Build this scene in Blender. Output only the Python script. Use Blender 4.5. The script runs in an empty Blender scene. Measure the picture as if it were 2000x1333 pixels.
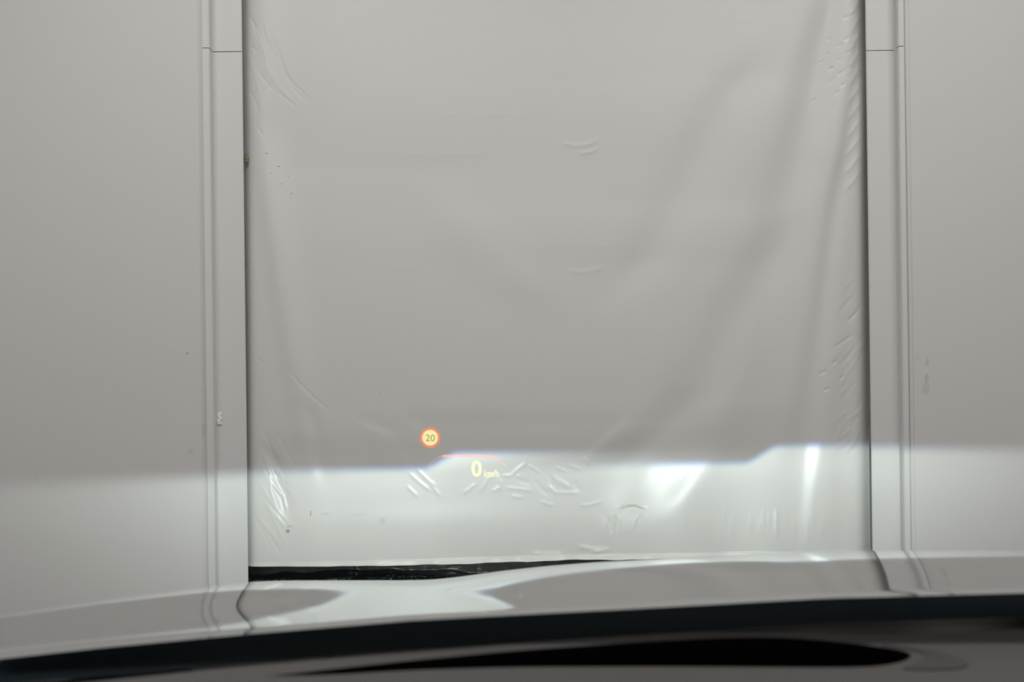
import bpy, bmesh, math, random
import numpy as np
from mathutils import Vector, Matrix

random.seed(7)
rng = np.random.RandomState(7)
S = bpy.context.scene
C = S.collection

# ------------------------------------------------------------------ camera
F = 2500.0                                   # focal length for a 2000 px wide frame
CZ = 1.22                                    # height of the driver's eye
ROLL, PITCH = 0.0122, 0.0032
right = Vector((math.cos(ROLL), 0, -math.sin(ROLL)))
up0 = Vector((math.sin(ROLL), 0, math.cos(ROLL)))
fwd = (Vector((0, 1, 0)) * math.cos(PITCH) + up0 * math.sin(PITCH)).normalized()
upv = right.cross(fwd).normalized()
cam_d = bpy.data.cameras.new('camera')
cam = bpy.data.objects.new('camera', cam_d)
C.objects.link(cam)
M3 = Matrix((right, upv, -fwd)).transposed()
cam.matrix_world = Matrix.Translation((0, 0, CZ)) @ M3.to_4x4()
cam_d.sensor_width = 36.0
cam_d.lens = F / 2000 * 36
cam_d.clip_start = 0.02
cam_d.dof.use_dof = True
cam_d.dof.focus_distance = 5.0
cam_d.dof.aperture_fstop = 10.5
S.camera = cam

def ray(px, py):
    return (right * ((px - 1000) / F) - upv * ((py - 666.5) / F) + fwd)

def P(px, py, Y):
    """the place in the room, on the plane y = Y, seen at photo position px, py"""
    d = ray(px, py)
    k = Y / d.y
    return Vector((d.x * k, Y, CZ + d.z * k))

# ------------------------------------------------------------------ world, exposure
w = bpy.data.worlds.new('world'); S.world = w
w.use_nodes = True
w.node_tree.nodes['Background'].inputs[0].default_value = (0.9, 0.93, 1.0, 1)
w.node_tree.nodes['Background'].inputs[1].default_value = 0.05
vs = S.view_settings
S.display_settings.display_device = 'sRGB'
vs.view_transform = 'Standard'; vs.look = 'None'; vs.gamma = 1.0; vs.use_curve_mapping = False
vs.exposure = 0.0
try: S.cycles.use_denoising = True
except Exception: pass

CEIL_W = 47.3          # watts of each ceiling lamp
LAMP_W = 215.0          # watts of each headlamp projector

# ------------------------------------------------------------------ helpers
def tag(o, label=None, cat=None, group=None, kind=None):
    if label: o['label'] = label
    if cat: o['category'] = cat
    if group: o['group'] = group
    if kind: o['kind'] = kind
    return o

def empty(name, loc=(0, 0, 0)):
    o = bpy.data.objects.new(name, None); C.objects.link(o); o.location = loc
    o.empty_display_size = 0.1
    return o

def mesh_obj(name, verts, faces, mat, parent=None, smooth=False):
    me = bpy.data.meshes.new(name)
    me.from_pydata([tuple(v) for v in verts], [], faces)
    me.materials.append(mat)
    if smooth:
        me.polygons.foreach_set('use_smooth', [True] * len(me.polygons))
    me.update()
    o = bpy.data.objects.new(name, me); C.objects.link(o)
    if parent:
        o.parent = parent
        o.matrix_parent_inverse = Matrix.Translation(-Vector(parent.location))
    return o

def grid_obj(name, X, Y, Z, mat, parent=None, smooth=True):
    n, m = X.shape
    co = np.stack([X, Y, Z], -1).reshape(-1, 3).astype(np.float32)
    i, j = np.meshgrid(np.arange(n - 1), np.arange(m - 1), indexing='ij')
    a = (i * m + j).ravel()
    f = np.stack([a, a + 1, a + m + 1, a + m], -1).astype(np.int32)
    me = bpy.data.meshes.new(name)
    me.vertices.add(len(co)); me.vertices.foreach_set('co', co.ravel())
    me.loops.add(f.size); me.loops.foreach_set('vertex_index', f.ravel())
    me.polygons.add(len(f))
    me.polygons.foreach_set('loop_start', np.arange(0, f.size, 4, dtype=np.int32))
    me.polygons.foreach_set('loop_total', np.full(len(f), 4, dtype=np.int32))
    me.update(calc_edges=True); me.validate()
    me.polygons.foreach_set('use_smooth', [smooth] * len(me.polygons))
    me.materials.append(mat)
    o = bpy.data.objects.new(name, me); C.objects.link(o)
    if parent:
        o.parent = parent
        o.matrix_parent_inverse = Matrix.Translation(-Vector(parent.location))
    return o

def box(name, lo, hi, mat, parent=None, bevel=0.0):
    bm = bmesh.new()
    bmesh.ops.create_cube(bm, size=1)
    for v in bm.verts:
        v.co = Vector([(lo[k] + hi[k]) / 2 + v.co[k] * (hi[k] - lo[k]) for k in range(3)])
    if bevel:
        bmesh.ops.bevel(bm, geom=bm.edges[:], offset=bevel, segments=2, affect='EDGES')
    me = bpy.data.meshes.new(name); bm.to_mesh(me); bm.free()
    me.materials.append(mat)
    o = bpy.data.objects.new(name, me); C.objects.link(o)
    if parent:
        o.parent = parent
        o.matrix_parent_inverse = Matrix.Translation(-Vector(parent.location))
    return o

def prism(name, poly, z0, z1, mat, parent=None, bevel=0.0):
    """closed polygon in the floor plane raised from z0 to z1"""
    bm = bmesh.new()
    a = [bm.verts.new((x, y, z0)) for x, y in poly]
    b = [bm.verts.new((x, y, z1)) for x, y in poly]
    n = len(poly)
    for k in range(n):
        bm.faces.new((a[k], a[(k + 1) % n], b[(k + 1) % n], b[k]))
    bm.faces.new(a[::-1]); bm.faces.new(b)
    bmesh.ops.recalc_face_normals(bm, faces=bm.faces)
    if bevel:
        bmesh.ops.bevel(bm, geom=[e for e in bm.edges if abs(e.verts[0].co.z - e.verts[1].co.z) > 1e-4],
                        offset=bevel, segments=3, affect='EDGES')
    me = bpy.data.meshes.new(name); bm.to_mesh(me); bm.free()
    me.materials.append(mat)
    o = bpy.data.objects.new(name, me); C.objects.link(o)
    if parent:
        o.parent = parent
        o.matrix_parent_inverse = Matrix.Translation(-Vector(parent.location))
    return o

# ---- node maths
class NT:
    def __init__(s, tree): s.t = tree
    def m(s, op, a, b=None, c=None, clamp=False):
        n = s.t.nodes.new('ShaderNodeMath'); n.operation = op; n.use_clamp = clamp
        for k, v in enumerate((a, b, c)):
            if v is None: continue
            if isinstance(v, (int, float)): n.inputs[k].default_value = v
            else: s.t.links.new(v, n.inputs[k])
        return n.outputs[0]
    def sstep(s, x, lo, hi, o0=0.0, o1=1.0):
        n = s.t.nodes.new('ShaderNodeMapRange'); n.interpolation_type = 'SMOOTHSTEP'
        s.t.links.new(x, n.inputs[0]) if not isinstance(x, (int, float)) else None
        for k, v in zip((1, 2, 3, 4), (lo, hi, o0, o1)):
            if isinstance(v, (int, float)): n.inputs[k].default_value = v
            else: s.t.links.new(v, n.inputs[k])
        return n.outputs[0]

def principled(name, col, rough=0.5, metal=0.0, spec=0.5, coat=0.0, noise=None, bump=None, marks=None):
    """noise = (scale, amount) colour grain; bump = (scale, strength); marks = [(pos, rx, rz, amount)] small scuffs"""
    m = bpy.data.materials.new(name); m.use_nodes = True
    t = m.node_tree; b = t.nodes['Principled BSDF']; L = t.links; N = NT(t)
    b.inputs['Base Color'].default_value = (*col, 1)
    b.inputs['Roughness'].default_value = rough
    b.inputs['Metallic'].default_value = metal
    b.inputs['Specular IOR Level'].default_value = spec
    b.inputs['Coat Weight'].default_value = coat
    b.inputs['Coat Roughness'].default_value = 0.02
    geo = t.nodes.new('ShaderNodeNewGeometry')
    fac = None
    if noise:
        n = t.nodes.new('ShaderNodeTexNoise'); n.inputs['Scale'].default_value = noise[0]
        n.inputs['Detail'].default_value = 4
        L.new(geo.outputs['Position'], n.inputs['Vector'])
        fac = N.m('MULTIPLY_ADD', n.outputs[0], noise[1] * 2, 1 - noise[1])
    if marks:
        sep = t.nodes.new('ShaderNodeSeparateXYZ'); L.new(geo.outputs['Position'], sep.inputs[0])
        nz = t.nodes.new('ShaderNodeTexNoise'); nz.inputs['Scale'].default_value = 160
        L.new(geo.outputs['Position'], nz.inputs['Vector'])
        for p, rx, rz, am in marks:
            dx = N.m('DIVIDE', N.m('SUBTRACT', sep.outputs[0], p[0]), rx)
            dz = N.m('DIVIDE', N.m('SUBTRACT', sep.outputs[2], p[2]), rz)
            d = N.m('ADD', N.m('MULTIPLY', dx, dx), N.m('MULTIPLY', dz, dz))
            d = N.m('ADD', d, N.m('MULTIPLY_ADD', nz.outputs[0], 1.6, -0.8))
            k = N.sstep(d, 0.3, 1.3, 1 - am, 1.0)
            fac = k if fac is None else N.m('MULTIPLY', fac, k)
    if fac is not None:
        vm = t.nodes.new('ShaderNodeVectorMath'); vm.operation = 'SCALE'
        vm.inputs[0].default_value = col
        L.new(fac, vm.inputs['Scale']); L.new(vm.outputs[0], b.inputs['Base Color'])
    if bump:
        n = t.nodes.new('ShaderNodeTexNoise'); n.inputs['Scale'].default_value = bump[0]
        L.new(geo.outputs['Position'], n.inputs['Vector'])
        bp = t.nodes.new('ShaderNodeBump'); bp.inputs['Strength'].default_value = bump[1]
        bp.inputs['Distance'].default_value = 0.002
        L.new(n.outputs[0], bp.inputs['Height']); L.new(bp.outputs[0], b.inputs['Normal'])
    return m

def display_mat(name, col, strength, cover):
    """light of the head-up display: cover = how much it hides of what lies behind"""
    m = bpy.data.materials.new(name); m.use_nodes = True
    t = m.node_tree; t.nodes.clear(); L = t.links
    out = t.nodes.new('ShaderNodeOutputMaterial')
    e = t.nodes.new('ShaderNodeEmission'); e.inputs[0].default_value = (*col, 1); e.inputs[1].default_value = strength
    tr = t.nodes.new('ShaderNodeBsdfTransparent'); v = 1 - cover
    tr.inputs[0].default_value = (v, v, v, 1)
    a = t.nodes.new('ShaderNodeAddShader')
    L.new(e.outputs[0], a.inputs[0]); L.new(tr.outputs[0], a.inputs[1]); L.new(a.outputs[0], out.inputs[0])
    return m

# ------------------------------------------------------------------ distances (metres from the eye)
Y_FLANGE, Y_WALL, Y_FACE, Y_SHEET = 5.08, 5.095, 5.15, 5.20

wall_marks = [(P(366, 691, Y_WALL), .005, .005, .35), (P(398, 840, Y_WALL), .01, .03, .08), (P(372, 882, Y_WALL), .015, .012, .08),
              (P(1792, 697, Y_WALL), .008, .02, .07), (P(1811, 708, Y_WALL), .008, .02, .14),
              (P(1810, 740, Y_WALL), .010, .02, .18), (P(1808, 760, Y_WALL), .018, .025, .12),
              (P(110, 1000, Y_WALL), .004, .004, .12), (P(70, 930, Y_WALL), .004, .004, .12)]
sheet_marks = [(P(562, 1038, 5.2), .009, .008, .5), (P(565, 1029, 5.2), .014, .006, .18), (P(607, 1003, 5.2), .002, .012, .55),
               (P(747, 1017, 5.2), .012, .016, .12), (P(635, 1004, 5.2), .02, .006, .10), (P(700, 1006, 5.2), .03, .006, .08),
               (P(743, 770, 5.2), .004, .004, .2), (P(544, 325, 5.2), .007, .003, .4), (P(521, 300, 5.2), .008, .003, .3),
               (P(530, 339, 5.2), .005, .003, .25), (P(563, 344, 5.2), .006, .003, .2), (P(550, 359, 5.2), .009, .004, .15),
               (P(569, 378, 5.2), .005, .004, .3)]
M_wall = principled('painted_wall', (.675, .665, .655), .55, spec=.3, noise=(1.3, .02), bump=(90, .05), marks=wall_marks)
M_frame = principled('frame_steel', (.70, .70, .69), .38, spec=.5, noise=(3, .02))
M_sheet = principled('vinyl_sheet', (.70, .70, .68), .31, spec=.42, noise=(2.2, .02), marks=sheet_marks)
M_film = principled('black_film', (.022, .027, .027), .20, spec=.7)
M_floor = principled('concrete', (.20, .197, .19), .55, noise=(4, .12), bump=(30, .3))
M_ceil = principled('ceiling_paint', (.78, .78, .77), .7)
M_void = principled('dark_store', (.05, .05, .05), .8)
M_paint = principled('silver_paint', (.56, .555, .555), .05, metal=.92, spec=.5, coat=0)
M_blackpl = principled('black_plastic', (.003, .003, .0035), .7, spec=.1, bump=(400, .1))
M_dash = principled('dash_plastic', (.055, .050, .048), .62, spec=.35, bump=(900, .12))
M_well = principled('well_plastic', (.002, .002, .002), .8, spec=.0)
M_rubber = principled('rubber', (.02, .02, .02), .7)
M_alloy = principled('alloy', (.5, .5, .5), .3, metal=1)
M_chrome = principled('reflector', (.8, .8, .8), .1, metal=1)
M_tape = principled('tape', (.97, .98, .97), .25, spec=1.0)
M_tape2 = principled('old_tape', (.26, .23, .15), .4)
M_housing = principled('lamp_housing', (.75, .75, .74), .4)

def glass_mat(name, tint, ior):
    m = bpy.data.materials.new(name); m.use_nodes = True
    t = m.node_tree; t.nodes.clear(); L = t.links
    out = t.nodes.new('ShaderNodeOutputMaterial')
    N = NT(t); gg = t.nodes.new('ShaderNodeNewGeometry'); dt = t.nodes.new('ShaderNodeVectorMath'); dt.operation = 'DOT_PRODUCT'
    L.new(gg.outputs['Incoming'], dt.inputs[0]); L.new(gg.outputs['Normal'], dt.inputs[1])
    r0 = ((ior - 1) / (ior + 1)) ** 2
    one = N.m('SUBTRACT', 1.0, N.m('ABSOLUTE', dt.outputs['Value']))
    fr = N.m('MULTIPLY_ADD', N.m('POWER', one, 5.0), 1 - r0, r0, clamp=True)      # the same from either side of the thin pane
    tr = t.nodes.new('ShaderNodeBsdfTransparent'); tr.inputs[0].default_value = (*tint, 1)
    gl = t.nodes.new('ShaderNodeBsdfGlossy'); gl.inputs['Roughness'].default_value = 0.0
    mx = t.nodes.new('ShaderNodeMixShader')
    L.new(fr, mx.inputs[0]); L.new(tr.outputs[0], mx.inputs[1]); L.new(gl.outputs[0], mx.inputs[2])
    L.new(mx.outputs[0], out.inputs[0])
    return m
M_glass = glass_mat('windscreen_glass', (.97, .985, .975), 1.33)
M_lens = glass_mat('lamp_lens', (.97, .97, .97), 1.4)

# ================================================================== SETTING
XL, XR, YB, ZC = -3.6, 4.2, -3.2, 4.2
FLOOR = tag(box('floor', (XL - .1, YB - .1, -.1), (XR + .1, 7.2, 0), M_floor), kind='structure')
tag(box('ceiling', (XL - .1, YB - .1, ZC), (XR + .1, 7.2, ZC + .1), M_ceil), kind='structure')
tag(box('wall_left', (XL - .1, YB, 0), (XL, 7.1, ZC), M_wall), kind='structure')
tag(box('wall_right', (XR, YB, 0), (XR + .1, 7.1, ZC), M_wall), kind='structure')
tag(box('wall_back', (XL, YB - .1, 0), (XR, YB, ZC), M_wall), kind='structure')
tag(box('wall_storeroom', (XL, 7.1, 0), (XR, 7.2, ZC), M_void), kind='structure')
xo_l, xo_r = P(400, 600, Y_FLANGE).x, P(1773, 600, Y_FLANGE).x
tag(box('wall_front_left', (XL, Y_WALL, 0), (xo_l + .02, Y_WALL + .09, ZC), M_wall), kind='structure')
tag(box('wall_front_right', (xo_r - .02, Y_WALL, 0), (XR, Y_WALL + .09, ZC), M_wall), kind='structure')
ZTOP = 3.15
tag(box('wall_front_header', (xo_l + .02, Y_WALL + .02, ZTOP), (xo_r - .02, Y_WALL + .09, ZC), M_wall), kind='structure')

# the two steel frame posts, each of an upper and a lower section
def post(name, pxs, seam_px, side):
    xs = [P(pxs[0], 600, Y_FLANGE).x, P(pxs[1], 600, Y_FLANGE).x, P(pxs[2], 600, Y_FACE).x, P(pxs[3], 600, Y_FACE).x]
    poly = [(xs[0], Y_FLANGE + .014), (xs[0], Y_FLANGE), (xs[1], Y_FLANGE), (xs[2], Y_FACE), (xs[3], Y_FACE), (xs[3], Y_FACE + .014),
            (xs[2] - .004 * side, Y_FACE + .014), (xs[1] - .004 * side, Y_FLANGE + .03), (xs[0] + .022 * side, Y_FLANGE + .03),
            (xs[0] + .022 * side, Y_FLANGE + .014)]
    zs = P(seam_px[0], seam_px[1], Y_FACE).z
    r = empty(name, (xs[2], Y_FACE + .02, 0)); tag(r, kind='structure')
    prism('frame_section', poly, 0.0, zs - .0016, M_frame, r, .0032)
    prism('frame_section', poly, zs + .0016, ZC, M_frame, r, .0032)
    return r
post('trim_1', (400, 414, 421, 478), (444, 101), 1)
t2 = post('trim_2', (1773, 1762, 1754, 1699), (1720, 98.5), -1)
x0, x1 = P(1773.5, 600, Y_WALL).x, P(1781, 600, Y_WALL).x
tag(box('trim_3', (x0, Y_WALL - .004, 0), (x1, Y_WALL + .01, ZC), M_wall, bevel=.001), kind='structure')
x0, x1 = P(393, 600, Y_WALL).x, P(399.3, 600, Y_WALL).x

# ceiling lamps
def ceiling_light(x, y, label):
    t = empty('ceiling_light', (x, y, ZC)); tag(t, label, 'lamp', 'ceiling lamps of the garage')
    box('housing', (x - .65, y - .12, ZC - .07), (x + .65, y + .12, ZC - .001), M_housing, t, .004)
    em = display_mat('lamp_diffuser', (1, .965, .93), 3.0, 1.0)
    box('diffuser', (x - .62, y - .10, ZC - .082), (x + .62, y + .10, ZC - .071), em, t)
    ld = bpy.data.lights.new('lamp_light', 'AREA'); ld.shape = 'RECTANGLE'; ld.size = 1.24; ld.size_y = .2
    ld.energy = CEIL_W; ld.color = (1.0, .968, .95)
    lo = bpy.data.objects.new('lamp_light', ld); C.objects.link(lo); lo.parent = t
    lo.location = (0, 0, -.09)
for x in (-1.15, 1.75):
    for y, wd in ((3.1, 'nearest the hanging sheet'), (-1.4, 'over the car')):
        ceiling_light(x, y, 'white ceiling lamp with flat diffuser, %s, %s row' % (wd, 'left' if x < 0 else 'right'))

# ================================================================== HANGING SHEET
du = 2.0
us = np.arange(462, 1716, du)
vtop = -170.0
n_v = 640
bottom = np.interp(us, [462, 484, 640, 800, 900, 1000, 1100, 1230, 1400, 1716],
                   [1107.5, 1107.5, 1107, 1104, 1101, 1097.5, 1094, 1091, 1089, 1086])
tt = np.linspace(0, 1, n_v)
V = vtop + (bottom[:, None] - vtop) * tt[None, :]
U = np.repeat(us[:, None], n_v, 1)
MPP = Y_SHEET / F

def band(pts, wd, s, vr=(-400, 1300), soft=60):
    """slope band: runs through pts (u, v), half-width wd, lateral slope s, between heights vr"""
    pu = np.interp(V, [p[1] for p in pts], [p[0] for p in pts])
    ww = wd if not isinstance(wd, (list, tuple)) else np.interp(V, [p[1] for p in pts], wd)
    gate = np.clip((V - vr[0]) / soft, 0, 1) * np.clip((vr[1] - V) / soft, 0, 1)
    gate = gate * gate * (3 - 2 * gate)
    sv = s if not isinstance(s, (list, tuple)) else np.interp(V, [p[1] for p in pts], s)
    return sv * gate * np.exp(-((U - pu) / ww) ** 2)

SL = np.zeros_like(U)
# right hand folds
SL += band([(1625, -170), (1610, 0), (1580, 100), (1558, 200), (1530, 300), (1500, 400), (1478, 600), (1440, 900)], [22, 22, 24, 26, 30, 34, 40, 45],
           [-.34, -.36, -.36, -.32, -.26, -.17, -.10, -.05])
SL += band([(1650, -170), (1640, 0), (1612, 180), (1592, 300), (1574, 400), (1540, 600), (1515, 800)], 28, [.30, .30, .32, .34, .26, .14, .05], (-400, 900), 150)
SL += band([(1676, -170), (1672, 0), (1666, 150), (1642, 300), (1620, 400), (1592, 600), (1560, 800), (1535, 950)],
           [12, 12, 12, 14, 15, 16, 18, 20], [-.42, -.42, -.38, -.44, -.38, -.26, -.18, -.05], (-400, 1000), 120)
SL += band([(1690, -170), (1690, 100), (1668, 300), (1646, 400), (1622, 600), (1598, 800), (1588, 880), (1574, 1000), (1566, 1080)],
           [10, 10, 14, 16, 17, 17, 16, 13, 10], [.1, .15, .22, .2, .16, .13, .165, .15, .06])
SL += band([(1672, 0), (1650, 500), (1640, 700), (1632, 900), (1630, 1080)], 18, [0, -.16, -.2, -.16, -.12])
SL += band([(1687, -200), (1694, 1100)], 15, -.72)
# left hand folds
SL += band([(479, -200), (486, 1100)], 12, .66)
SL += band([(490, -170), (500, 0), (508, 150), (500, 250), (506, 330), (518, 430), (534, 550), (548, 650), (570, 780), (590, 900)],
           [16] * 10, [.18, .18, .10, .20, .24, .25, .22, .18, .14, .05])
SL += band([(530, -170), (535, 0), (538, 150), (528, 250), (545, 330), (556, 430), (574, 550), (590, 650), (612, 780), (640, 900)],
           [24] * 10, [-.14, -.14, -.14, -.20, -.27, -.27, -.22, -.17, -.12, -.03])
SL += band([(498, 760), (518, 860), (533, 920), (541, 960), (556, 1020)], 12, -.30, (840, 1030), 50)
SL += band([(512, 860), (545, 900), (560, 960), (575, 1020)], 11, .22, (840, 1030), 50)
SL += band([(586, 780), (608, 850), (620, 930)], 12, -.14, (770, 960), 60)
SL += band([(612, 780), (634, 850), (646, 930)], 12, .12, (770, 960), 60)
# soft diagonal pulls
SL += band([(1470, 60), (1440, 130), (1385, 210), (1335, 300), (1290, 400), (1235, 500), (1150, 620)], 44, -.10, (60, 620), 130)
SL += band([(1520, 60), (1490, 130), (1440, 210), (1400, 300), (1350, 400), (1300, 500), (1220, 620)], 44, .10, (60, 620), 130)
SL += band([(1530, 380), (1480, 480), (1395, 620), (1330, 760), (1250, 850), (1180, 910)], 42, -.12, (380, 960), 120)
SL += band([(1560, 380), (1520, 520), (1460, 640), (1400, 780), (1330, 890)], 40, .12, (400, 890), 120)
SL += band([(1250, 780), (1205, 835), (1170, 865), (1120, 920)], 9, .10, (800, 910), 40)
SL += band([(820, 330), (870, 420), (960, 540), (1080, 640)], 60, .04, (330, 640), 120)
SL += band([(870, 330), (930, 420), (1040, 540), (1160, 640)], 60, -.04, (330, 640), 120)
SL += band([(700, 820), (765, 850), (800, 910)], 12, -.07, (800, 930), 40)
SL += band([(780, 790), (812, 830), (840, 890)], 12, -.07, (790, 900), 40)

H = np.cumsum(SL, axis=0) * du * MPP
prof = np.clip((V - 40) / 760, 0, 1); prof = prof * prof * (3 - 2 * prof)
win = np.clip((U - 1380) / 150, 0, 1); win = 1 - .6 * win * win * (3 - 2 * win)
vv_ = np.linspace(-170, 1110, 1281)
sl_ = np.clip((vv_ - 770) / 110, 0, 1); sl_ = .105 * sl_ * sl_ * (3 - 2 * sl_)
# along one diagonal pull the film leans the other way
la, lb = np.array([1335., 890.]), np.array([1205., 1020.]); ll = np.hypot(*(lb - la)); ld_ = (lb - la) / ll
tp = (U - la[0]) * ld_[0] + (V - la[1]) * ld_[1]
ds = np.hypot(U - la[0] - np.clip(tp, 0, ll) * ld_[0], V - la[1] - np.clip(tp, 0, ll) * ld_[1])
wid = 34 + 22 * np.clip(1 - tp / ll, 0, 1)
rate = np.interp(V, vv_, sl_) * (1 - 1.2 * np.exp(-(ds / wid) ** 2))
lean = np.concatenate([np.zeros((len(us), 1)), np.cumsum(.5 * (rate[:, 1:] + rate[:, :-1]) * np.diff(V, axis=1), axis=1)], 1) * MPP
H += win * (.02 * prof - lean)
# keep both edges on the frame: take out the drift across the width
k0, k1 = np.searchsorted(us, 500), np.searchsorted(us, 1670)
drift = np.clip((us - 500) / (1670 - 500), 0, 1)[:, None]
H -= H[k0][None, :]
H -= drift * H[k1][None, :]
# smooth the height gently along the drop so that the gating leaves no kinks
for _ in range(10):
    H[:, 1:-1] = (H[:, :-2] + 2 * H[:, 1:-1] + H[:, 2:]) / 4

# the pull itself is drawn taut: a nearly flat, slightly raised facet along the diagonal
facet = MPP * ((.019 * (U - 1340) + .00022 * (U - 1340) ** 2) + (.042 * (V - 900) + .00028 * (V - 900) ** 2))
pa, pb = np.array([1345., 885.]), np.array([1222., 1003.]); pl = np.hypot(*(pb - pa)); pd = (pb - pa) / pl
tq = (U - pa[0]) * pd[0] + (V - pa[1]) * pd[1]
dq = np.hypot(U - pa[0] - np.clip(tq, 0, pl) * pd[0], V - pa[1] - np.clip(tq, 0, pl) * pd[1])
wq = np.clip(1 - (dq - 14) / 66, 0, 1); wq = wq * wq * (3 - 2 * wq)
wq *= 1 - .85 * np.clip((tq / pl - .45) / .75, 0, 1)
off = float(((H - facet) * wq).sum() / wq.sum())
H += wq * (facet + off - H) * .9
print('facet misfit', float(np.abs((H - facet - off) * wq).max()))

def crease(pts, wd, hgt):
    """a small sharp crease along a photo-space polyline, tapering at its ends; hgt in metres (positive = raised)"""
    global H
    pts = np.array(pts, float)
    lo, hi = pts.min(0) - 4 * wd, pts.max(0) + 4 * wd
    iu = np.where((us > lo[0]) & (us < hi[0]))[0]
    if len(iu) == 0: return
    sl = slice(iu[0], iu[-1] + 1)
    vv = V[sl]; uu = U[sl]
    jv = np.where((vv[0] > lo[1]) & (vv[0] < hi[1]))[0]
    if len(jv) == 0: return
    sj = slice(max(jv[0] - 2, 0), jv[-1] + 3)
    vv = vv[:, sj]; uu = uu[:, sj]
    best = np.full(vv.shape, 1e9); frac = np.zeros(vv.shape)
    seg = np.hypot(*(pts[1:] - pts[:-1]).T); tot = seg.sum(); acc = 0
    for a, b, l in zip(pts[:-1], pts[1:], seg):
        d = (b - a) / max(l, 1e-6)
        t = np.clip((uu - a[0]) * d[0] + (vv - a[1]) * d[1], 0, l)
        dist = np.hypot(uu - a[0] - t * d[0], vv - a[1] - t * d[1])
        m = dist < best
        best = np.where(m, dist, best); frac = np.where(m, (acc + t) / tot, frac)
        acc += l
    tap = np.clip(np.minimum(frac, 1 - frac) * 4 + .25, 0, 1)
    H[sl, sj] += hgt * tap * np.exp(-(best / wd) ** 2)

# big diagonal swell that catches the right headlamp

# scratches and creases, upper left
for p in ([(487, 212), (505, 190), (536, 158)], [(483, 185), (497, 180), (502, 168)], [(488, 178), (502, 205), (506, 225)],
          [(490, 90), (503, 102)], [(478, 20), (505, 60), (520, 95), (528, 140)], [(492, 30), (500, 66), (516, 95)],
          [(527, 62), (548, 110), (560, 150), (610, 200)], [(540, 95), (553, 135), (575, 175), (600, 200)],
          [(545, 180), (562, 195), (580, 210)], [(502, 130), (495, 143)], [(505, 140), (520, 160), (538, 180)],
          [(495, 415), (508, 398), (526, 385)], [(500, 245), (512, 262), (517, 268)], [(510, 45), (520, 80), (545, 120)],
          [(565, 725), (585, 748), (612, 775), (648, 806)], [(503, 700), (512, 708)]):
    crease(p, 2.6, -.0011)
for p in ([(500, 60), (515, 95), (530, 140), (545, 170)], [(512, 120), (540, 165), (570, 200)], [(485, 110), (500, 150), (510, 200), (505, 230)]):
    crease(p, 5.5, .0011)
for k in range(14):
    u0 = 490 + rng.rand() * 50; v0 = 830 + rng.rand() * 220
    crease([(u0, v0), (u0 + 25 + rng.rand() * 25, v0 + 40 + rng.rand() * 40)], 3.0, .0007 * rng.choice([-1, 1]))
# upper right small dents and creases
for (a, b) in ((1617, 105), (1622, 135), (1623, 133), (1640, 90), (1637, 118), (1605, 120), (1655, 103), (1652, 77), (1620, 76),
               (1655, 133), (1637, 145), (1644, 167), (1632, 183), (1590, 196), (1650, 35), (1662, 30)):
    crease([(a - 4, b + 3), (a + 5, b - 3)], 2.6, -.0018)
crease([(1616, 166), (1625, 157), (1634, 150)], 2.4, -.0022); crease([(1636, 147), (1652, 138)], 2.4, -.0010)
for k in range(11):
    b = 10 + k * 34
    crease([(1660 - k * 1.0, b + 22), (1668 - k * .5, b + 8), (1680, b - 14)], 4, .0020)
for p in ([(1656, 628), (1675, 610)], [(1628, 680), (1645, 668), (1664, 656)], [(1624, 712), (1632, 706)], [(1600, 732), (1612, 724)],
          [(1608, 764), (1618, 758)], [(1640, 740), (1648, 735)]):
    crease(p, 2.4, -.0022)
for k in range(26):
    u0 = 1625 + rng.rand() * 50; v0 = 560 + rng.rand() * 330
    crease([(u0, v0), (u0 + 14 + rng.rand() * 16, v0 - 16 - rng.rand() * 20)], 3.2, .0009 * rng.choice([-1, 1]))
# horizontal packing folds of the film
for (a, b, v0) in ((1330, 1520, 39), (700, 1060, 42), (620, 760, 44), (1200, 1290, 218), (770, 1200, 221), (1060, 1200, 140),
                   (740, 1040, 300), (1100, 1180, 296), (1000, 1250, 480), (700, 900, 520), (900, 1240, 610), (1130, 1165, 300)):
    crease([(a, v0), ((a + b) / 2, v0 + 2), (b, v0)], 3.0, .0003)
crease([(1095, 280), (1125, 286), (1150, 282), (1170, 272)], 4, .0016); crease([(1135, 300), (1155, 297), (1170, 290)], 3, .0013)
crease([(1110, 530), (1140, 533), (1180, 524)], 5, .0012)
# crinkles under the display
def pc(x, y): return (960 + x / 4.94, 840 + y / 4.94)
for p in ([(100, 445), (190, 440), (235, 395), (330, 320)], [(240, 445), (280, 450)], [(360, 340), (430, 385), (470, 420)],
          [(620, 360), (720, 400)], [(540, 540), (620, 600)], [(590, 430), (640, 500), (700, 540), (750, 560)], [(640, 470), (760, 550)],
          [(590, 605), (700, 608), (830, 605)], [(480, 690), (550, 720), (600, 722)], [(850, 730), (950, 725), (1060, 690)],
          [(150, 560), (300, 575), (400, 590)], [(900, 270), (950, 340)], [(90, 470), (95, 600)], [(10, 600), (80, 550)],
          [(750, 340), (860, 380)], [(200, 640), (300, 655)]):
    crease([pc(*q) for q in p], 3.2, .0013)
for p in ([(400, 470), (470, 560), (560, 640)], [(560, 440), (600, 560)], [(800, 500), (840, 590)], [(250, 480), (380, 520)]):
    crease([pc(*q) for q in p], 4.5, -.0013)
for p in ([(800, 925), (822, 945), (842, 960)], [(815, 918), (838, 940), (852, 950)], [(795, 950), (815, 970)], [(840, 945), (860, 970)],
          [(938, 960), (955, 935), (970, 925)], [(905, 965), (930, 945)]):
    crease(p, 3.2, .0013)
crease([(1210, 990), (1225, 984), (1240, 984), (1258, 990)], 3.2, .0030); crease([(1222, 992), (1238, 989), (1250, 993)], 2.6, -.0016)
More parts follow.
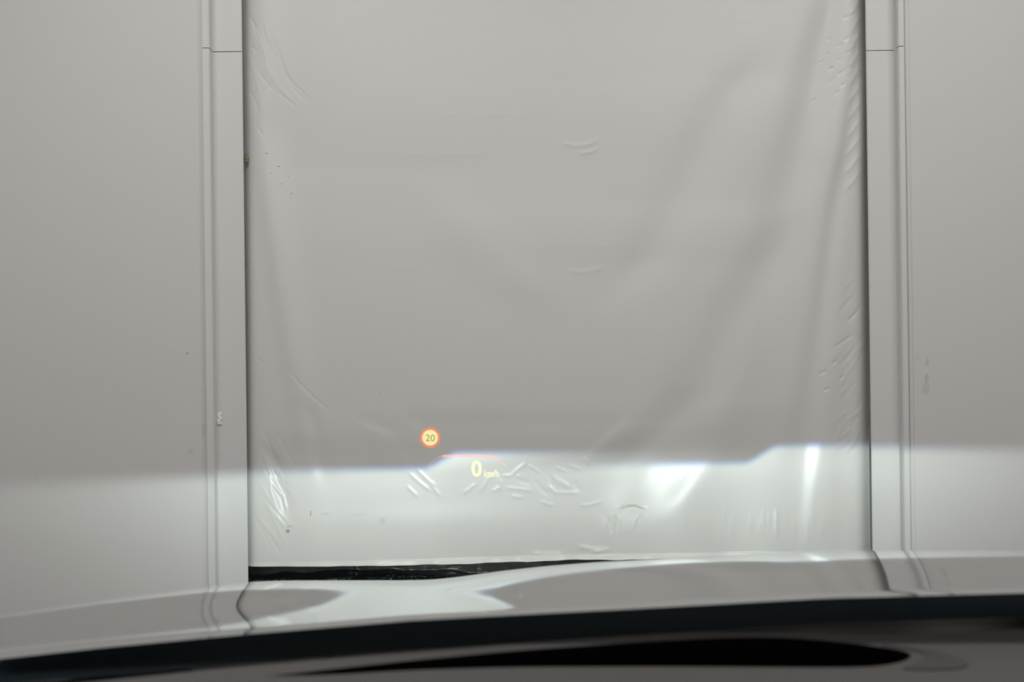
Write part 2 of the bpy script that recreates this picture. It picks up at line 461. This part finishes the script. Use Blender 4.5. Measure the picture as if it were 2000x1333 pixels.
for k in range(8):
    u0 = 1186 + k * 8 + rng.rand() * 4
    crease([(u0 + 6, 1002 + rng.rand() * 5), (u0 + 1, 1022), (u0 - 3, 1038 + rng.rand() * 10)], 2.6, .0014 * rng.choice([-1, 1, 1]))
for k in range(26):
    u0 = 1290 + rng.rand() * 380; v0 = 990 + rng.rand() * 40
    crease([(u0, v0), (u0 - 1, v0 + 20 + rng.rand() * 40)], 3.6, .0005)
# left headlamp glint creases
crease([(528, 935), (540, 955), (552, 968), (560, 1000)], 3.4, .0028); crease([(525, 925), (531, 965), (545, 997)], 3.2, .0018)
crease([(535, 915), (548, 930), (552, 945)], 4.5, .0030)
# bottom hem: turned, a little wavy
crease([(1130, 1068), (1165, 1076), (1190, 1072)], 5, .003); crease([(1040, 1082), (1065, 1085), (1100, 1083)], 5, .003)
crease([(1145, 1082), (1180, 1078)], 3, .002)
hem = np.clip((V - (bottom[:, None] - 9)) / 9, 0, 1)
H += hem * (.012 * np.clip((U - 620) / 250, 0, 1) + .004) * (1 + .35 * np.sin(U / 23.0) + .2 * np.sin(U / 9.0))

D = np.array([ray(1000, 666.5), ray(1001, 666.5) - ray(1000, 666.5), ray(1000, 667.5) - ray(1000, 666.5)])
dx = D[0, 0] + D[1, 0] * (U - 1000) + D[2, 0] * (V - 666.5)
dy = D[0, 1] + D[1, 1] * (U - 1000) + D[2, 1] * (V - 666.5)
dz = D[0, 2] + D[1, 2] * (U - 1000) + D[2, 2] * (V - 666.5)
SX = dx / dy * Y_SHEET; SZ = CZ + dz / dy * Y_SHEET
sheet = grid_obj('plastic_sheet', SX, Y_SHEET - H, SZ, M_sheet)
tag(sheet, 'large pale grey plastic sheet hanging with soft folds between the two posts', 'sheet')
sheet.modifiers.new('thickness', 'SOLIDIFY').thickness = .0012

# header rail the sheet hangs from (above the frame of the photo)
rx0, rx1 = P(484, 600, 5.3).x, P(1694, 600, 5.3).x
zt = float(SZ[:, 0].min())
tag(box('curtain_rail', (rx0, Y_SHEET - .035, float(SZ[:, 0].max()) + .002), (rx1, Y_SHEET + .05, float(SZ[:, 0].max()) + .05), M_frame, bevel=.004),
    'grey steel rail that the hanging plastic sheet is fixed to', 'rail')

# black crumpled film behind the foot of the sheet
fu = np.arange(470, 1712, 2.5); fv = np.linspace(1060, 1245, 130)
FU, FV = np.meshgrid(fu, fv, indexing='ij')
def vnoise(x, y, s, seed):
    r = np.random.RandomState(seed); g = r.rand(64, 64)
    x = x / s; y = y / s; xi = np.floor(x).astype(int); yi = np.floor(y).astype(int)
    fx = x - xi; fy = y - yi; fx = fx * fx * (3 - 2 * fx); fy = fy * fy * (3 - 2 * fy)
    q = lambda a, b: g[a % 64, b % 64]
    return (q(xi, yi) * (1 - fx) + q(xi + 1, yi) * fx) * (1 - fy) + (q(xi, yi + 1) * (1 - fx) + q(xi + 1, yi + 1) * fx) * fy - .5
FH = np.zeros_like(FU)
crump = np.clip((FV - 1119.5 + 4.5 * np.exp(-((FU - 760) / 150) ** 4) - 8 * vnoise(FU, FU * 0, 40, 3)) / 5, 0, 1)
for s, a, sd in ((60, .06, 1), (26, .05, 2), (13, .034, 5), (7, .014, 9)):
    FH += a * (1 - 2 * np.abs(vnoise(FU, FV * 1.4, s, sd)) * 1.5)
FH = FH * (.02 + .98 * crump) + .03 * crump
KX = (D[0, 0] + D[1, 0] * (FU - 1000) + D[2, 0] * (FV - 666.5)) / (D[0, 1] + D[1, 1] * (FU - 1000) + D[2, 1] * (FV - 666.5))
KZ = (D[0, 2] + D[1, 2] * (FU - 1000) + D[2, 2] * (FV - 666.5)) / (D[0, 1] + D[1, 1] * (FU - 1000) + D[2, 1] * (FV - 666.5))
YF = Y_SHEET + .17
FZ = CZ + KZ * YF
FZ = np.maximum(FZ, .004)
film = grid_obj('black_plastic_film', KX * YF, YF - FH * .8, FZ, M_film)
tag(film, 'glossy black plastic film crumpled along the floor under the pale sheet', 'film')
film.modifiers.new('thickness', 'SOLIDIFY').thickness = .001

# two scraps of tape
def tape_piece(name, cx, cy, wpx, hpx, Y, mat, amp, label, seed):
    n, m = 9, 18
    X = np.zeros((n, m)); Yy = np.zeros((n, m)); Z = np.zeros((n, m))
    r = np.random.RandomState(seed)
    for i in range(n):
        for j in range(m):
            p = P(cx + (i / (n - 1) - .5) * wpx + .8 * math.sin(j * .9), cy + (j / (m - 1) - .5) * hpx, Y)
            X[i, j], Yy[i, j], Z[i, j] = p.x, p.y - .0015 - amp * r.rand(), p.z
    o = grid_obj(name, X, Yy, Z, mat)
    o.modifiers.new('thickness', 'SOLIDIFY').thickness = .0006
    return tag(o, label, 'tape')
tape_piece('adhesive_tape', 428.5, 818, 9, 24, Y_FACE, M_tape, .006, 'small shiny scrap of wrinkled clear tape stuck on the left post', 2)
tape_piece('adhesive_tape', 481, 309, 7, 17, Y_SHEET - .0, M_tape2, .002, 'small yellowish scrap of old tape at the left edge of the hanging sheet', 5)

# ================================================================== CAR
CX = .32                                         # centre line of the car
car = empty('car', (CX, 1.0, 0))
tag(car, 'silver car facing the hanging sheet, seen over its bonnet from the driver seat', 'car')

ysx = [-300, -100, 0, 100, 200, 300, 400, 480, 560, 700, 800, 860, 900, 980, 1060, 1160, 1260, 1400, 1500, 1600, 1700, 1800, 2000, 2300, 2700, 3100, 3400]
ysy = [1262, 1217, 1200, 1185, 1171, 1159, 1147, 1137, 1134.5, 1134, 1134, 1132, 1127, 1116, 1107, 1099, 1094, 1087, 1083, 1079, 1076, 1075, 1074.5, 1078, 1100, 1150, 1200]
Ux = [-300, 0, 200, 400, 480, 560, 640, 690, 750, 800, 860, 900, 980, 1060, 1140, 1260, 1360, 1500, 1600, 1700, 2000, 2300, 2700, 3100, 3400]
Uy = [1276, 1210, 1182, 1159, 1154, 1151, 1151, 1154, 1164, 1170, 1166, 1154, 1140, 1128, 1118, 1107, 1100, 1098, 1095, 1091, 1087, 1090, 1112, 1162, 1212]
Lx = [-300, 0, 200, 400, 480, 560, 620, 660, 690, 750, 800, 860, 900, 960, 1000, 1060, 1150, 1300, 3400]
Ly = [1300, 1262, 1244, 1224, 1212, 1196, 1184, 1170, 1154, 1140, 1136, 1142, 1158, 1172, 1186, 1206, 1260, 1300, 1300]
Bx = [-300, 0, 200, 400, 500, 800, 1000, 1200, 1600, 2000, 2400, 2700, 3100, 3400]
By = [1322, 1284, 1262, 1243, 1234, 1209, 1198, 1188, 1166, 1155, 1150, 1160, 1208, 1258]

def smooth1(a, k):
    for _ in range(k):
        b = a.copy(); b[1:-1] = (a[:-2] + 2 * a[1:-1] + a[2:]) / 4; a = b
    return a
cols = np.arange(-300, 3401, 10.0)
ys_ = smooth1(np.interp(cols, ysx, ysy), 12)
U_ = smooth1(np.interp(cols, Ux, Uy), 10)
L_ = smooth1(np.interp(cols, Lx, Ly), 10)
B_ = smooth1(np.interp(cols, Bx, By), 16)
N_IN, N_OUT = 150, 26
RB = 1.02
def tana(px, py):
    d = ray(px, py); return -d.z / math.hypot(d.x, d.y)
HX = np.zeros((len(cols), N_IN + N_OUT)); HY = HX.copy(); HZ = HX.copy()
LNR = np.zeros((len(cols), N_IN)); AA = LNR.copy()
for i, cx in enumerate(cols):
    s = np.linspace(0, 1, N_IN) ** 1.6
    yy = ys_[i] + (B_[i] + 14 - ys_[i]) * s
    a = np.array([tana(cx, y) for y in yy])
    wv = -np.logaddexp(-(yy - U_[i]) / 7.0, -(L_[i] - yy) / 7.0) * 7.0 + 3.0  # soft minimum, px
    wv = np.where(wv > 0, 32 * np.tanh(wv / 32), 22 * np.tanh(wv / 22))
    E = -.062 + .0030 * wv                                                  # elevation of what the paint mirrors
    g = (a + E) / 2
    ramp = np.clip((yy - ys_[i]) / max(U_[i] - ys_[i], 9.0), 0, 1)
    gs = np.sqrt(ramp) * ((a + np.maximum(E, -.062)) / 2)
    g = np.where(ramp < 1, np.minimum(gs, np.maximum(g, .045)), g)
    g = np.maximum(g, .004 + .045 * np.sqrt(ramp))
    lip = np.clip((yy - (B_[i] - 11)) / 9, 0, 1)                             # the rear edge rolls over
    g = g + .13 * lip * lip
    g = smooth1(g, 2)
    da = np.diff(a)
    # integrate from the rear edge outward
    inv = np.zeros(N_IN - 1)
    for k in range(N_IN - 1):
        gm = .5 * (g[k] + g[k + 1])
        if k == 0: gm = g[1] * .55
        inv[k] = da[k] / max(gm, .004)
    ln = np.concatenate([np.cumsum(inv[::-1])[::-1], [0]])
    LNR[i] = ln; AA[i] = a
# reference at the rear edge; sweep of the windscreen foot: nearer at the sides
rb = RB * (1 - .10 * ((cols - 1700) / 1700) ** 2)
for i, cx in enumerate(cols):
    r = rb[i] * np.exp(LNR[i])
    d = ray(cx, 1150); h = math.hypot(d.x, d.y); ux, uy = d.x / h, d.y / h
    HX[i, N_OUT:] = ux * r; HY[i, N_OUT:] = uy * r; HZ[i, N_OUT:] = CZ - AA[i] * r
    r0 = r[0]; z0 = HZ[i, N_OUT]; a0 = AA[i][0]
    rf = max(2.29 / uy - .10 * ((ux * 2.2 - CX) / .9) ** 2, r0 + .06)
    for k in range(N_OUT):
        q = (1 - k / N_OUT) ** 1.5
        rr = r0 + (rf - r0) * q
        dl = rr - r0
        HX[i, k] = ux * rr; HY[i, k] = uy * rr
        HZ[i, k] = z0 - (a0 + .012) * dl - .07 * dl * dl - .10 * max(0, q - .8) ** 2 * 4
print('bonnet crest', float(HY[:, N_OUT].min()), float(HY[:, N_OUT].max()), 'rear z', float(HZ[:, -1].min()), float(HZ[:, -1].max()), 'nose z', float(HZ[:, 0].min()), float(HZ[:, 0].max()))
hood = grid_obj('bonnet', HX, HY, HZ, M_paint, car)

# wings, nose and wheels: what a step to the side would show
def skirt(name, ex, ey, ez, zlow, out, mat):
    n = len(ex); rows = [0, .12, .3, .6, 1.0]; push = [0, .025, .04, .035, .01]
    X = np.zeros((n, 5)); Y = X.copy(); Z = X.copy()
    for i in range(n):
        for k, (q, p) in enumerate(zip(rows, push)):
            X[i, k] = ex[i] + out[0] * p; Y[i, k] = ey[i] + out[1] * p; Z[i, k] = ez[i] + (min(zlow(ex[i], ey[i]), ez[i] - .02) - ez[i]) * q
    return grid_obj(name, X, Y, Z, mat, car)
WY, WR = 1.42, .335
def arch(x, y):
    d = abs(y - WY)
    return max(.24, WR + math.sqrt(max(0, .39 ** 2 - d * d))) if d < .39 else .24
skirt('front_wing', HX[0], HY[0], HZ[0], arch, (-1, 0), M_paint)
skirt('front_wing', HX[-1], HY[-1], HZ[-1], arch, (1, 0), M_paint)
skirt('front_bumper', HX[:, 0], HY[:, 0], HZ[:, 0], lambda x, y: .22, (0, 1), M_paint)

def lathe(name, prof, centre, mat, parent, n=40):
    V_, F_ = [], []
    for k in range(n):
        t = 2 * math.pi * k / n
        for (r, xx) in prof: V_.append((centre[0] + xx, centre[1] + r * math.cos(t), centre[2] + r * math.sin(t)))
    m = len(prof)
    for k in range(n):
        for j in range(m - 1):
            F_.append((k * m + j, k * m + j + 1, ((k + 1) % n) * m + j + 1, ((k + 1) % n) * m + j))
    return mesh_obj(name, V_, F_, mat, parent, True)
xl_ = float(HX[0].max()) ; 
for sx, wx in ((-1, float(np.interp(WY, np.sort(HY[0]), HX[0][np.argsort(HY[0])])) + .16), (1, float(np.interp(WY, np.sort(HY[-1]), HX[-1][np.argsort(HY[-1])])) - .16)):
    tyre = lathe('tyre', [(.22, -.1), (.31, -.105), (WR - .006, -.085), (WR, -.05), (WR, .05), (WR - .006, .085), (.31, .105), (.22, .1), (.22, -.1)], (wx, WY, WR + .002), M_rubber, car)
    lathe('wheel_rim', [(.222, -.095), (.222, .095), (.19, .07 * sx), (.06, .05 * sx), (.0, .06 * sx)], (wx, WY, WR), M_alloy, tyre)

# headlamps
GOBO = {}
def beam(x, y, z, eL, eR, parent, mid):
    ld = bpy.data.lights.new('headlamp_light', 'SPOT'); ld.energy = LAMP_W; ld.spot_size = math.radians(150); ld.spot_blend = .3
    ld.shadow_soft_size = .012; ld.use_nodes = True
    t = ld.node_tree; N = NT(t); L = t.links
    em = t.nodes['Emission']
    g = t.nodes.new('ShaderNodeNewGeometry'); sp = t.nodes.new('ShaderNodeSeparateXYZ'); L.new(g.outputs['Incoming'], sp.inputs[0])
    e = N.m('DIVIDE', sp.outputs[2], sp.outputs[1]); az = N.m('DIVIDE', sp.outputs[0], sp.outputs[1])
    ramp = N.sstep(az, -.012, .042)
    T = N.m('MULTIPLY_ADD', ramp, eR - eL, eL)
    T = N.m('SUBTRACT', T, N.m('MULTIPLY', N.m('MULTIPLY', N.m('SUBTRACT', az, .0), N.m('SUBTRACT', az, .0)), .04))  # cut-off sags to the sides
    soft = N.m('MULTIPLY_ADD', N.m('ABSOLUTE', az), .026, .0052)
    fringe = N.m('SUBTRACT', 1.0, N.m('MULTIPLY', N.m('ABSOLUTE', az), 2.2), clamp=True)
    chans = []
    for sh, lv in ((-.0012, .88), (.0000, 1.0), (.0026, .97)):
        x_ = N.m('DIVIDE', N.m('SUBTRACT', N.m('ADD', T, N.m('MULTIPLY', fringe, sh)), e), soft)
        c = N.sstep(x_, -1.0, 1.0)
        chans.append(N.m('MULTIPLY', c, lv))
    cb = t.nodes.new('ShaderNodeCombineXYZ')
    for k in range(3): L.new(chans[k], cb.inputs[k])
    # falls off downward and sideways
    down = N.m('EXPONENT', N.m('MULTIPLY', N.m('MINIMUM', N.m('SUBTRACT', e, T), 0.0), 6.0))
    azs = N.m('SUBTRACT', az, mid)
    a1 = N.m('EXPONENT', N.m('MULTIPLY', N.m('MULTIPLY', azs, azs), -1 / (.31 ** 2)))
    a2 = N.m('EXPONENT', N.m('MULTIPLY', N.m('MULTIPLY', az, az), -1 / (.9 ** 2)))
    lat = N.m('ADD', N.m('MULTIPLY', a1, .68), N.m('MULTIPLY', a2, .34))
    st = N.m('MULTIPLY', down, lat)
    L.new(cb.outputs[0], em.inputs[0]); L.new(st, em.inputs[1])
    o = bpy.data.objects.new('headlamp_light', ld); C.objects.link(o)
    o.rotation_euler = (math.pi / 2, 0, 0); o.location = Vector((x, y, z)) - Vector(parent.location); o.parent = parent
    return o
LY = 2.32
lampL = P(840, 900, Y_SHEET).x; lampR = P(1466, 900, Y_SHEET).x
def zcut(px, py, Y=Y_SHEET): return P(px, py, Y).z
ZL = .72
for lx, (pa, pb) in ((lampL, ((790, 917), (900, 887))), (lampR, ((1420, 906), (1510, 873)))):
    eL = (zcut(*pa) - ZL) / (Y_SHEET - LY); eR = (zcut(*pb) - ZL) / (Y_SHEET - LY)
    beam(lx, LY, ZL, eL, eR, car, -.13 if lx < CX else .06)
    hl = lathe('headlight', [(.0, 0), (.03, 0), (.045, .06), (.052, .13)], (0, 0, 0), M_chrome, None, 24)
    hl.parent = car; hl.matrix_parent_inverse = Matrix.Translation(-Vector(car.location))
    hl.rotation_euler = (0, 0, math.pi / 2); hl.location = (lx, LY - .15, ZL)

# ---- windscreen, set back over the rear edge of the bonnet
RAKE = math.tan(math.radians(30)); GY0, GZ0 = .97, .985
def on_glass(px, py):
    d = ray(px, py)
    # z = GZ0 + (GY0 - y) * RAKE, bowed: nearer at the sides
    ox = lambda x: -.16 * ((x - CX) / .75) ** 2 * .5
    y = .85
    for _ in range(30):
        k = y / d.y; x = d.x * k
        y = (GZ0 + (GY0 + ox(x)) * RAKE - CZ) / (d.z / d.y + RAKE)
    k = y / d.y
    return Vector((d.x * k, y, CZ + d.z * k))
gx = np.linspace(-.50, 1.14, 60); gs = np.linspace(0, 1, 30)
GX, GS = np.meshgrid(gx, gs, indexing='ij')
bow = -.08 * ((GX - CX) / .75) ** 2
g_low = .045
GYY = GY0 + bow - g_low - GS * .84
GZZ = GZ0 + (g_low + GS * .84) * RAKE
ws = grid_obj('windscreen', GX, GYY, GZZ, M_glass, car)
# black printed band along the foot of the glass
fx = np.arange(-250, 3000, 25.0)
Tl = np.interp(fx, Bx, By)
Bl = Tl + np.interp(fx, [0, 400, 800, 1200, 2000], [50, 58, 58, 52, 46])
bx_, by_, bz_ = [np.zeros((len(fx), 6)) for _ in range(3)]
M_frit = principled('printed_band', (.075, .12, .155), .45, spec=.5)
for i, x in enumerate(fx):
    for j in range(6):
        p = on_glass(x, Tl[i] + (Bl[i] - Tl[i]) * j / 5)
        bx_[i, j], by_[i, j], bz_[i, j] = p.x, p.y - .002, p.z - .001
fb = grid_obj('printed_band', bx_, by_, bz_, M_frit, ws)
fb['label'] = 'black printed band along the foot of the glass'

# ---- dashboard
ZD = 1.022
def on_dash(px, py, z=ZD):
    d = ray(px, py); k = (z - CZ) / d.z
    return Vector((d.x * k, d.y * k, z))
edge_px = [(-200, 1370), (160, 1335), (400, 1310), (600, 1292), (800, 1276), (1000, 1260), (1200, 1246), (1350, 1236), (1450, 1231.5), (1520, 1230.5),
           (1600, 1234), (1680, 1241), (1740, 1241), (1850, 1236), (2000, 1229), (2200, 1222), (2600, 1222), (3000, 1240)]
def spline(pts, n):
    pts = np.array(pts, float); s = np.concatenate([[0], np.cumsum(np.hypot(*(pts[1:] - pts[:-1]).T))])
    q = np.linspace(0, s[-1], n)
    a = np.stack([np.interp(q, s, pts[:, 0]), np.interp(q, s, pts[:, 1])], -1)
    for _ in range(6): a[1:-1] = (a[:-2] + 2 * a[1:-1] + a[2:]) / 4
    return a
edge = spline(edge_px, 120)
E3 = [on_dash(*p) for p in edge]
well_px = [(520, 1322), (660, 1306), (800, 1291), (1000, 1272), (1200, 1258), (1350, 1249), (1460, 1245), (1540, 1246), (1620, 1252), (1720, 1264), (1800, 1275), (1812, 1280),
           (1790, 1289), (1735, 1304), (1600, 1305), (1300, 1303), (1000, 1304), (800, 1310), (640, 1320)]
W = np.array(well_px + [well_px[0]], float)
W = spline(W, 110)[:-1]
W3 = [on_dash(*p) for p in W]
def dashboard():
    bm = bmesh.new()
    # top surface with the opening cut in it
    outer = [(p.x, p.y) for p in E3] + [(1.12, .42), (-.48, .42)]
    ov = [bm.verts.new((x, y, ZD)) for x, y in outer]
    oe = [bm.edges.new((ov[k], ov[(k + 1) % len(ov)])) for k in range(len(ov))]
    iv = [bm.verts.new((p.x, p.y, ZD)) for p in W3]
    ie = [bm.edges.new((iv[k], iv[(k + 1) % len(iv)])) for k in range(len(iv))]
    bmesh.ops.triangle_fill(bm, edges=oe + ie, use_beauty=True, normal=(0, 0, 1))
    # remove anything filled across the opening
    cxm = sum(p.x for p in W3) / len(W3)
    def inside(x, y):
        c = False; n = len(W3)
        for k in range(n):
            a, b = W3[k], W3[(k + 1) % n]
            if (a.y > y) != (b.y > y) and x < (b.x - a.x) * (y - a.y) / (b.y - a.y) + a.x: c = not c
        return c
    dead = [f for f in bm.faces if inside(*f.calc_center_median()[:2])]
    if dead: bmesh.ops.delete(bm, geom=dead, context='FACES_ONLY')
    # rounded front edge falling away, and the walls of the opening
    def wall(ring, offs, closed, inward, mi=0):
        prev = ring
        n = len(ring)
        for (o, dz) in offs:
            new = []
            for k, v in enumerate(ring):
                a = ring[(k - 1) % n if closed else max(k - 1, 0)].co; b = ring[(k + 1) % n if closed else min(k + 1, n - 1)].co
                t = (b - a); t.z = 0; t.normalize()
                nrm = Vector((-t.y, t.x, 0)) * inward
                new.append(bm.verts.new((v.co.x + nrm.x * o, v.co.y + nrm.y * o, ZD + dz)))
            for k in range(n if closed else n - 1):
                try: bm.faces.new((prev[k], prev[(k + 1) % n], new[(k + 1) % n], new[k])).material_index = mi
                except ValueError: pass
            prev = new
    wall(ov[:len(E3)], [(.004, -.001), (.007, -.005), (.008, -.02)], False, 1)
    wall(iv, [(.001, -.0015), (.0015, -.004), (.0015, -.035)], True, -1, 1)
    bmesh.ops.recalc_face_normals(bm, faces=bm.faces)
    me = bpy.data.meshes.new('dashboard'); bm.to_mesh(me); bm.free(); me.materials.append(M_dash); me.materials.append(M_well)
    o = bpy.data.objects.new('dashboard', me); C.objects.link(o)
    o.parent = car; o.matrix_parent_inverse = Matrix.Translation(-Vector(car.location))
    return o
dash = dashboard()
# dark well of the head-up projector
wb = mesh_obj('projector_well', [(p.x, p.y, ZD - .022) for p in W3], [tuple(range(len(W3)))], M_well, dash)
wb['label'] = 'black sunken projector opening in the dashboard'
# flat dark patch: painted shade of the shoulder, right end of the opening
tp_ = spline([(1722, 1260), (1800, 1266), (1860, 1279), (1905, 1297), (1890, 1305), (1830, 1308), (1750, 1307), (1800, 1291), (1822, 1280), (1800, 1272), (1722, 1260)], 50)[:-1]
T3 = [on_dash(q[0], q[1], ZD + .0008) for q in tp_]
M_shade = principled('painted_shade', (.036, .033, .032), .6, spec=.3)
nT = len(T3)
mesh_obj('shoulder_shade', [(p.x, p.y, p.z) for p in T3] + [(p.x, p.y, ZD - .001) for p in T3],
         [tuple(range(nT))] + [(k, k + nT, (k + 1) % nT + nT, (k + 1) % nT) for k in range(nT)], M_shade, dash)
# black defroster shelf between dashboard and glass
sh_v, sh_f = [], []
for k, p in enumerate(E3):
    sh_v.append((p.x, p.y - .02, ZD - .012)); q = max(p.y + .03, GY0 - .08 * ((p.x - CX) / .75) ** 2 - .03)
    sh_v.append((p.x, q, ZD - .030))
for k in range(len(E3) - 1): sh_f.append((2 * k, 2 * k + 1, 2 * k + 3, 2 * k + 2))
mesh_obj('defroster_shelf', sh_v, sh_f, M_blackpl, dash)

# ---- head-up display, standing where the driver sees it, ahead of the glass
HYD = 2.25
hud = empty('head_up_display', P(900, 900, HYD)); hud.parent = car
hud.matrix_parent_inverse = Matrix.Translation(-Vector(car.location))
hud['label'] = 'glowing head-up display with speed limit sign and speed'
HB = Vector(hud.location)
K_yel = display_mat('display_yellow', (1.0, .90, .44), 1.04, 1.0)
K_yel2 = display_mat('display_pale_yellow', (1.0, .96, .62), 1.12, .95)
K_red = display_mat('display_red', (1.0, .27, .15), .98, .92)
K_red2 = display_mat('display_red_line', (1.0, .46, .32), .74, .50)
K_red3 = display_mat('display_red_thin', (1.0, .42, .26), .22, .15)
K_dig = display_mat('display_digit', (.36, .29, .12), 1.0, 1.0)
def hud_mesh(name, verts, faces, mat):
    return mesh_obj(name, verts, faces, mat, hud)
def disc(name, cx, cy, r0, r1, mat, Y):
    n = 48; v = []; f = []
    for k in range(n):
        t = 2 * math.pi * k / n
        v.append(P(cx + r1 * math.cos(t), cy + r1 * math.sin(t), Y))
        if r0 > 0: v.append(P(cx + r0 * math.cos(t), cy + r0 * math.sin(t), Y))
    if r0 > 0:
        for k in range(n): f.append((2 * k, 2 * ((k + 1) % n), 2 * ((k + 1) % n) + 1, 2 * k + 1))
    else: f.append(tuple(range(n)))
    return hud_mesh(name, v, f, mat)
disc('sign_ring', 840, 855.5, 15.4, 19.6, K_red, HYD)
disc('sign_face', 840, 855.5, 0, 15.2, K_yel, HYD)
def stroke(name, pts, wd, mat, Y, n=40):
    a = spline(pts, n); v = []; f = []
    for k in range(n):
        t = a[min(k + 1, n - 1)] - a[max(k - 1, 0)]; t /= np.hypot(*t); nn = np.array([-t[1], t[0]])
        ww = wd if not callable(wd) else wd(k / (n - 1))
        for s in (-1, 1):
            q = a[k] + nn * s * ww / 2; v.append(P(q[0], q[1], Y))
    for k in range(n - 1): f.append((2 * k, 2 * k + 1, 2 * k + 3, 2 * k + 2))
    return hud_mesh(name, v, f, mat)
stroke('gauge_line', [(864, 891.3), (900, 891), (960, 892), (968, 895)], 4.8, K_red2, HYD)
stroke('gauge_line', [(968, 895), (978, 902), (988, 910)], lambda q: 4.8 - 2.0 * q, display_mat('d2', (1.0, .40, .24), .44, .28), HYD, 16)
stroke('gauge_line', [(988, 910), (996, 917), (1003, 925)], 2.4, display_mat('d3', (1.0, .42, .26), .10, .06), HYD, 12)
stroke('gauge_line', [(836, 914), (845, 902), (854, 895), (864, 891.3)], lambda q: 2.5 + 1.5 * q, K_red3, HYD, 20)
def text_obj(name, body, px, py, hpx, wpx, mat, Y, off=0.0):
    cu = bpy.data.curves.new(name, 'FONT'); cu.body = body; cu.size = 1.0; cu.offset = off; cu.resolution_u = 6
    tmp = bpy.data.objects.new(name, cu); C.objects.link(tmp)
    bpy.context.view_layer.update()
    dg = bpy.context.evaluated_depsgraph_get()
    me = bpy.data.meshes.new_from_object(tmp.evaluated_get(dg)); bpy.data.objects.remove(tmp)
    co = np.zeros(len(me.vertices) * 3); me.vertices.foreach_get('co', co); co = co.reshape(-1, 3)
    lo, hi = co.min(0), co.max(0)
    for k, v in enumerate(me.vertices):
        a = (co[k, 0] - lo[0]) / (hi[0] - lo[0]); b = (co[k, 1] - lo[1]) / (hi[1] - lo[1])
        v.co = P(px + (a - .5) * wpx, py - (b - .5) * hpx, Y)
    me.materials.clear(); me.materials.append(mat)
    o = bpy.data.objects.new(name, me); C.objects.link(o)
    o.parent = hud; o.matrix_parent_inverse = Matrix.Translation(-HB)
    return o
text_obj('sign_number', '20', 840.3, 856, 13, 18, K_dig, HYD - .004, .0)
text_obj('speed_number', '0', 930.8, 916, 32, 20.5, K_yel2, HYD, .03)
text_obj('speed_unit', 'km/h', 960, 925.5, 14.5, 29, display_mat('d4', (1.0, .96, .62), 1.08, .92), HYD, .03)
